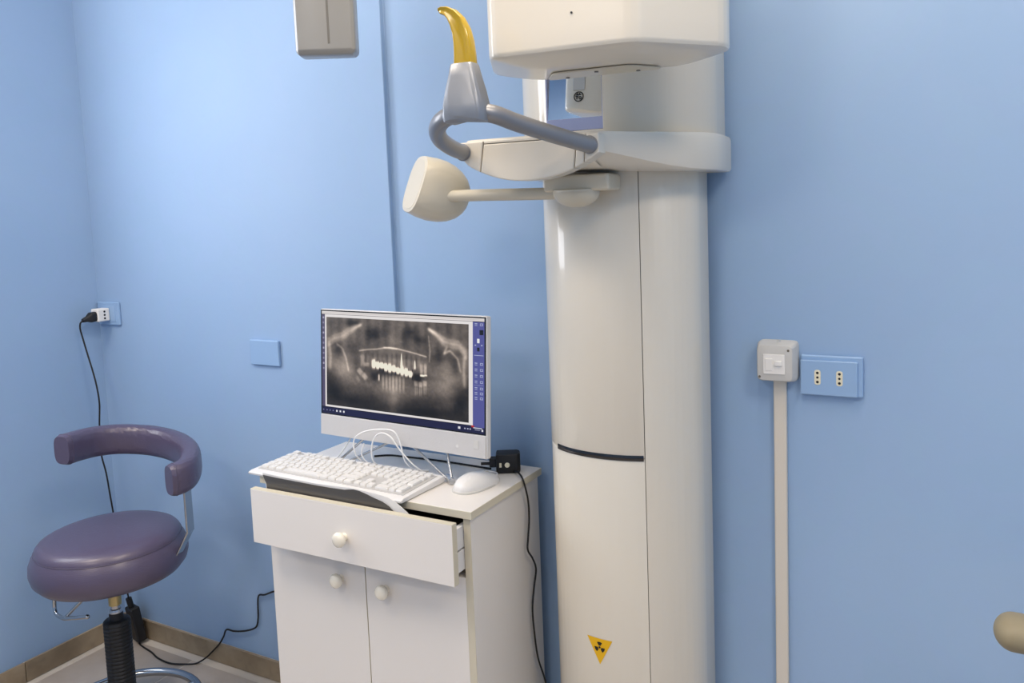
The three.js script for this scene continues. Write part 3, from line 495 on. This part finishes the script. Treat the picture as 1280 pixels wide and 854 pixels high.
// loose white leads in front of the stand
{
  const w = (pts, label) => { const m = part(numbered('white_cable'), tube(pts, 0.0017, 90, 8), M.whiteCable, scene); tag(m, label, 'cable', 'white leads in front of the monitor'); };
  w([[1.205, TOP + 0.002, 0.165], [1.208, 0.79, 0.21], [1.211, 0.824, 0.216], [1.234, 0.843, 0.216], [1.287, 0.856, 0.214], [1.325, 0.854, 0.213], [1.337, 0.829, 0.21], [1.341, 0.785, 0.2], [1.348, TOP + 0.002, 0.165]], 'white lead in a tall arch up over the chin of the screen');
  w([[1.25, TOP + 0.002, 0.17], [1.256, 0.785, 0.21], [1.269, 0.831, 0.218], [1.291, 0.849, 0.219], [1.315, 0.844, 0.217], [1.333, 0.816, 0.21], [1.358, 0.78, 0.196], [1.38, TOP + 0.002, 0.17]], 'white lead in a narrow arch inside the taller one');
  w([[1.222, 0.812, 0.196], [1.214, 0.785, 0.196], [1.225, 0.762, 0.185], [1.26, TOP + 0.004, 0.165], [1.31, TOP + 0.002, 0.15], [1.36, TOP + 0.002, 0.14]], 'white lead hanging in a low bow under the screen');
  w([[1.169, 0.824, 0.165], [1.14, 0.785, 0.17], [1.1, TOP + 0.005, 0.16], [1.06, TOP + 0.002, 0.15], [1.03, TOP + 0.002, 0.14]], 'white lead running to the left end of the cabinet top');
  const b = part('black_lead', tube([[1.17, TOP + 0.0022, 0.1], [1.2, TOP + 0.0022, 0.08], [1.25, TOP + 0.0022, 0.075], [1.32, TOP + 0.0022, 0.07], [1.42, TOP + 0.0022, 0.072], [1.485, TOP + 0.0022, 0.075]], 0.0022, 50, 8), M.cable, scene);
  tag(b, 'short black lead lying on the cabinet top behind the white leads', 'cable');
}
// black plug adapter on the right end of the top, its cord hanging down the side
{
  const g = thing('power_adapter', 'black mains adapter on the back right corner of the cabinet top', 'adapter', [1.527, TOP, 0.068], 0.5);
  part('housing', toCreasedNormals(prism(rounded([[-0.027, -0.02], [0.022, -0.02], [0.027, -0.012], [0.027, 0.013], [0.02, 0.02], [-0.027, 0.02]], 0.004), 0, 0.044, 0.004), 0.5), M.rubber, g);
  part('connector', [rbox(0.016, 0.02, 0.024, -0.034, 0.022, 0.0, 0.003), new THREE.CylinderGeometry(0.0035, 0.0035, 0.022, 16).rotateZ(Math.PI / 2).translate(-0.05, 0.02, 0.004)], M.rubber, g);
  part('pin_hole', [new THREE.CylinderGeometry(0.0056, 0.0056, 0.002, 18).rotateX(Math.PI / 2).translate(-0.002, 0.02, 0.0203), rbox(0.005, 0.01, 0.0016, -0.017, 0.02, 0.0203, 0.0006)], M.socketCream, g, 'pale round contacts on the side');
  const inv = (p) => V(...p).sub(g.position).applyAxisAngle(V(0, 1, 0), -0.5).toArray();
  part('cord', tube([[1.548, 0.752, 0.078], [1.57, 0.754, 0.095], [1.588, 0.748, 0.112], [1.5905, 0.72, 0.104], [1.588, 0.69, 0.092], [1.586, 0.648, 0.088], [1.5865, 0.61, 0.097], [1.588, 0.588, 0.103], [1.588, 0.56, 0.083], [1.587, 0.529, 0.067], [1.586, 0.49, 0.077], [1.586, 0.446, 0.088], [1.586, 0.39, 0.084], [1.587, 0.326, 0.074], [1.588, 0.244, 0.042], [1.59, 0.15, 0.03], [1.592, 0.075, 0.026]].map(inv), 0.0022, 160, 8), M.cable, g);
}

// ------------------------------------------------------------------ stool
{
  const s = thing('dental_stool', 'mauve vinyl stool with a curved half-ring backrest and ribbed black post', 'stool', [0.495, 0, 0.354]);
  const seat = part('seat', lathe([[0.0, 0.428], [0.1, 0.428], [0.145, 0.431], [0.168, 0.439], [0.1815, 0.455], [0.1865, 0.474], [0.185, 0.494], [0.179, 0.51], [0.1725, 0.5205], [0.1715, 0.5225], [0.1712, 0.5245], [0.169, 0.531], [0.162, 0.539], [0.148, 0.5455], [0.12, 0.549], [0.07, 0.5505], [0, 0.551]], 96), M.vinyl, s, 'round mauve vinyl seat cushion');
  part('piping', new THREE.TorusGeometry(0.1722, 0.0011, 8, 96).rotateX(Math.PI / 2).translate(0, 0.522, 0), M.vinyl, seat);
  part('seat_plate', cyl(0.1, 0.1, 0.006, 0, 0.425, 0, 40), M.rubber, s);
  // backrest: padded roll along a horseshoe
  const path = new THREE.CatmullRomCurve3([[0.386, 0.757, 0.392], [0.372, 0.754, 0.34], [0.37, 0.751, 0.29], [0.393, 0.746, 0.236], [0.463, 0.736, 0.187], [0.563, 0.726, 0.181], [0.66, 0.716, 0.219], [0.713, 0.706, 0.272], [0.722, 0.702, 0.3], [0.714, 0.7, 0.33]].map(([x, y, z]) => V(x - 0.495, y, z - 0.354)), false, 'centripetal');
  const N = 90, rings = [];
  for (let i = 0; i <= N; i++) {
    const t = i / N, p = path.getPointAt(t), d = path.getTangentAt(t), side = V(d.z, 0, -d.x).normalize(), e = Math.min(t, 1 - t) * N, k = e < 3 ? 0.9 + 0.1 * Math.sqrt(1 - (1 - e / 3) ** 2) : 1;
    rings.push(superEllipse(0.025 * k, 0.04 * k, 3.2, 36).map(([a, b]) => p.clone().addScaledVector(side, a).add(V(0, b, 0)).toArray()));
  }
  const back = part('backrest', loft(rings, { crease: 0.6 }), M.vinyl, s, 'curved mauve vinyl backrest');
  const endRing = (r, dirT) => { const pts = r.map((p) => p); return tube([...pts, pts[0]], 0.0012, 80, 6); };
  part('piping', [endRing(rings[2]), endRing(rings[N - 2])], M.vinyl, back);
  // chrome bracket from under the seat up to the backrest
  const bx = (x0, y0, z0, x1, y1, z1) => { const a = V(x0, y0, z0), b = V(x1, y1, z1), d = b.clone().sub(a), l = d.length(), g = rbox(0.034, l + 0.005, 0.0055, 0, 0, 0, 0.002, 2); const yv = d.normalize(), out = V(0.92, 0, -0.39), xv = out.clone().cross(yv).normalize(), zv = xv.clone().cross(yv); return g.applyMatrix4(new THREE.Matrix4().makeBasis(xv, yv, zv)).translate(...a.add(b).multiplyScalar(0.5).toArray()); };
  const o = [0.495, 0, 0.354], w2l = (x, y, z) => [x - o[0], y - o[1], z - o[2]];
  part('back_bracket', [bx(...w2l(0.69, 0.69, 0.262), ...w2l(0.693, 0.545, 0.264)), bx(...w2l(0.693, 0.546, 0.264), ...w2l(0.655, 0.475, 0.28)), bx(...w2l(0.655, 0.476, 0.28), ...w2l(0.56, 0.422, 0.325))], M.chrome, s, 'flat chrome backrest bracket');
  part('gas_rod', [cyl(0.0115, 0.0115, 0.1, 0, 0.372, 0)], M.chrome, s);
  part('collar', [cyl(0.0155, 0.0165, 0.078, 0, 0.389, 0)], M.brass, s);
  part('nut_ring', lathe([[0, 0.327], [0.0155, 0.327], [0.0165, 0.33], [0.0155, 0.338], [0.013, 0.34], [0, 0.34]]), M.steel, s);
  part('neck', [cyl(0.0185, 0.0165, 0.022, 0, 0.319, 0)], M.rubber, s);
  const ribs = [[0, 0.31], [0.028, 0.31], [0.032, 0.307]]; for (let i = 0; i < 24; i++) { const y = 0.305 - i * 0.0099; ribs.push([0.0328, y], [0.0333, y - 0.003], [0.0328, y - 0.006], [0.0298, y - 0.008]); } ribs.push([0.032, 0.066], [0, 0.066]);
  part('bellows', toCreasedNormals(lathe(ribs.reverse(), 48), 0.9), M.rubber, s, 'ribbed black rubber sleeve round the post');
  part('hub', lathe([[0, 0.045], [0.045, 0.045], [0.05, 0.055], [0.045, 0.075], [0, 0.08]]), M.rubber, s);
  part('base_ring', new THREE.TorusGeometry(0.185, 0.011, 18, 96).rotateX(Math.PI / 2).translate(0, 0.056, 0), M.chrome, s, 'chrome base ring');
  for (let k = 0; k < 5; k++) {
    const a = -1.2 + k * Math.PI * 2 / 5, c = Math.cos(a), sn = Math.sin(a);
    part('spoke', rod([0.03 * c, 0.06, 0.03 * sn], [0.178 * c, 0.056, 0.178 * sn], 0.009), M.chrome, s);
    const cs = part('caster', [new THREE.CylinderGeometry(0.019, 0.019, 0.018, 24).rotateZ(Math.PI / 2).rotateY(a).translate(0.192 * c, 0.019, 0.192 * sn), cyl(0.011, 0.011, 0.022, 0.186 * c, 0.041, 0.186 * sn)], M.rubber, s); void cs;
  }
  part('height_lever', [tube([[0.341, 0.365, 0.42], [0.338, 0.338, 0.42], [0.347, 0.324, 0.422], [0.376, 0.32, 0.424], [0.43, 0.333, 0.428], [0.492, 0.3505, 0.43]].map((p) => w2l(...p)), 0.0052, 60, 12), rod(w2l(0.39, 0.324, 0.424), w2l(0.49, 0.425, 0.385), 0.0044), new THREE.SphereGeometry(0.0062, 14, 10).translate(...w2l(0.493, 0.351, 0.43)), new THREE.SphereGeometry(0.0052, 14, 10).translate(...w2l(0.341, 0.365, 0.42))], M.chrome, s);
}

// ------------------------------------------------------------------ fittings on the walls
const holes = (xs, y, z, dx, mat, parent, nx = false) => { void nx; for (const x of xs) for (const k of [-1, 0, 1]) part('contact_hole', new THREE.CylinderGeometry(0.0024, 0.0024, 0.0012, 12).rotateX(Math.PI / 2).translate(x, y + k * dx, z), mat, parent); };
{ // corner outlet
  const p = thing('corner_outlet_plate', 'blue outlet plate in the room corner with the white plug adapter on it', 'outlet', [0.058, 1.0525, 0]);
  part('plate', rbox(0.104, 0.072, 0.008, 0, 0, 0.004, 0.003, 3), M.bluePlate, p);
  part('inner_frame', rbox(0.07, 0.05, 0.003, 0, 0, 0.008, 0.001, 2), M.bluePlate, p);
  const a = thing('plug_adapter', 'white multi-way plug adapter with three holes on its side', 'adapter', [0.05, 1.051, 0.0095]);
  part('block', rbox(0.036, 0.04, 0.04, 0, 0, 0.02, 0.004, 3), M.switchWhite, a);
  for (const k of [-1, 0, 1]) part('contact_hole', new THREE.CylinderGeometry(0.0032, 0.0032, 0.0012, 14).rotateZ(Math.PI / 2).translate(0.0182, k * 0.0105, 0.018), M.dark, a);
  const c = thing('black_power_cord', 'black mains cord running from the corner plug down to a power brick on the floor', 'cord', [0.05, 1.048, 0.0495]);
  const loc = ([x, y, z]) => [x - 0.05, y - 1.048, z - 0.0495];
  part('plug', [loft([superEllipse(0.0145, 0.0155, 3, 28).map(([x, y]) => [x, y, 0]), superEllipse(0.0145, 0.0155, 3, 28).map(([x, y]) => [x, y - 0.001, 0.014]), superEllipse(0.01, 0.011, 3, 28).map(([x, y]) => [x, y - 0.003, 0.022]), superEllipse(0.0085, 0.009, 2.5, 28).map(([x, y]) => [x, y - 0.0045, 0.026]), superEllipse(0.006, 0.006, 2.2, 28).map(([x, y]) => [x, y - 0.007, 0.04])])], M.rubber, c, 'black plug');
  part('flex', tube([[0.05, 1.041, 0.088], [0.047, 1.035, 0.094], [0.045, 1.02, 0.096], [0.05, 0.985, 0.093], [0.062, 0.94, 0.091], [0.078, 0.893, 0.0905], [0.091, 0.846, 0.09], [0.0985, 0.79, 0.09], [0.092, 0.724, 0.0915], [0.088, 0.66, 0.092], [0.09, 0.62, 0.092], [0.101, 0.57, 0.09], [0.108, 0.5, 0.088], [0.112, 0.44, 0.085], [0.115, 0.32, 0.076], [0.112, 0.22, 0.066], [0.104, 0.17, 0.056], [0.098, 0.14, 0.049]].map(loc), 0.0026, 160, 8), M.cable, c);
  const br = part('power_brick', rbox(0.05, 0.112, 0.03, 0, 0, 0, 0.005, 3), M.rubber, c, 'black power brick leaning in the corner'); br.position.set(...loc([0.107, 0.0615, 0.038])); br.rotation.set(0.12, -0.25, 0.13);
  part('strain_relief', rod(loc([0.1, 0.105, 0.042]), loc([0.098, 0.148, 0.05]), 0.009), M.rubber, c);
  part('flex', tube([[0.12, 0.008, 0.045], [0.135, 0.0035, 0.05], [0.16, 0.003, 0.056], [0.213, 0.003, 0.066], [0.262, 0.003, 0.08], [0.322, 0.003, 0.083], [0.365, 0.003, 0.068], [0.395, 0.003, 0.05], [0.415, 0.015, 0.03], [0.44, 0.04, 0.0185], [0.465, 0.065, 0.0165], [0.482, 0.09, 0.014], [0.492, 0.112, 0.01], [0.52, 0.113, 0.008], [0.56, 0.122, 0.008], [0.6, 0.137, 0.008], [0.619, 0.15, 0.008], [0.628, 0.178, 0.008], [0.637, 0.247, 0.008], [0.66, 0.254, 0.008], [0.7, 0.272, 0.008], [0.8, 0.3, 0.008], [0.95, 0.31, 0.01], [1.015, 0.3, 0.012]].map(loc), 0.0026, 260, 8), M.cable, c);
}
{ // blank plate
  const p = thing('blank_wall_plate', 'blank light blue cover plate on the wall left of the screen', 'wall plate', [0.726, 0.9625, 0]);
  part('plate', rbox(0.109, 0.071, 0.009, 0, 0, 0.0045, 0.003, 3), M.bluePlate, p);
}
{ // double socket right of the machine
  const p = thing('double_socket_plate', 'blue double socket plate with two cream sockets beside the switch box', 'outlet', [2.2, 0.9935, STEP]);
  part('frame', rbox(0.112, 0.077, 0.0085, 0.003, 0, 0.00425, 0.003, 3), M.bluePlate, p);
  const f = part('plate', rbox(0.103, 0.0675, 0.006, -0.0015, -0.004, 0.0112, 0.0022, 3), M.bluePlate, p);
  for (const x of [-0.0215, 0.018]) {
    const s = part('socket', plate(rounded([[x - 0.0058, -0.0175], [x + 0.0058, -0.0175], [x + 0.0058, 0.0115], [x - 0.0058, 0.0115]], 0.0056, 6), 0.012, 0.0148, 0.0004), M.socketCream, f, 'cream three-hole socket');
    for (const k of [-1, 0, 1]) part('contact_hole', new THREE.CylinderGeometry(k ? 0.0025 : 0.0022, k ? 0.0025 : 0.0022, 0.001, 14).rotateX(Math.PI / 2).translate(x, -0.003 + k * 0.0088, 0.0148), M.dark, s);
  }
}
{ // surface switch box
  const p = thing('switch_box', 'grey surface-mounted switch box on top of the cable trunking', 'switch', [2.1045, 1.0185, STEP]);
  const r = (a, b, z) => superEllipse(a, b, 9, 48).map(([x, y]) => [x, y, z]);
  const bodyM = part('housing', loft([r(0.038, 0.0395, 0), r(0.038, 0.0395, 0.016), r(0.0372, 0.0387, 0.018), r(0.0345, 0.036, 0.036), r(0.0325, 0.034, 0.04), r(0.029, 0.0305, 0.0412)], { crease: 0.4 }), M.boxGrey, p);
  const mod = part('switch_module', rbox(0.0405, 0.0385, 0.004, -0.001, -0.002, 0.0412, 0.001, 2), M.switchWhite, bodyM);
  part('rocker', rbox(0.0135, 0.024, 0.003, -0.0105, -0.0005, 0.0435, 0.001, 2).rotateX(0.05), M.switchWhite, mod);
  part('rocker', rbox(0.0135, 0.0095, 0.006, 0.0075, 0.0005, 0.0445, 0.0015, 2), M.switchWhite, mod);
  for (const [x, y] of [[0.0255, 0.0255], [-0.0285, -0.0275]]) part('screw', new THREE.CylinderGeometry(0.0023, 0.0023, 0.0016, 14).rotateX(Math.PI / 2).translate(x, y, 0.0412), M.core, bodyM);
  part('screw', cyl(0.003, 0.003, 0.004, 0.004, 0.0395, 0.02, 14), M.boxGrey, bodyM);
}
{
  const t = part(numbered('cable_trunking'), [rbox(0.0245, 0.982, 0.011, 0, 0.491, 0.0055, 0.002, 2)], M.trunk, scene); t.position.set(2.1075, 0, STEP); t.position.y = 0.0;
  tag(t, 'narrow cream cable trunking running down from the switch box', 'trunking');
  part('lid_edge', [rbox(0.0205, 0.98, 0.0012, 0, 0.491, 0.0113, 0.0004, 1)], M.trunk, t);
}
{ // armrest that reaches into the frame at the right edge
  const a = thing('padded_armrest', 'olive beige rounded armrest end reaching in at the right edge', 'armrest', [2.7, 0, 0.17]);
  const pts = []; for (let i = 0; i <= 10; i++) { const t = i / 10 * Math.PI / 2; pts.push([0.0285 * Math.sin(t), -0.028 * Math.cos(t)]); } for (let i = 0; i <= 10; i++) { const t = i / 10 * Math.PI / 2; pts.push([0.0285 * Math.cos(t), 0.37 + 0.028 * Math.sin(t)]); }
  part('pad', lathe(pts, 40).rotateZ(-Math.PI / 2).scale(1, 1, 1.3).translate(-0.2, 0.638, 0), M.olive, a);
  part('post', [rod([0.05, 0.03, 0], [0.05, 0.63, 0], 0.016, 20)], M.alu, a);
  part('foot_plate', [lathe([[0, 0], [0.13, 0], [0.13, 0.012], [0.03, 0.03], [0, 0.03]]).translate(0.05, 0, 0)], M.alu, a);
}

renderer.render(scene, camera);
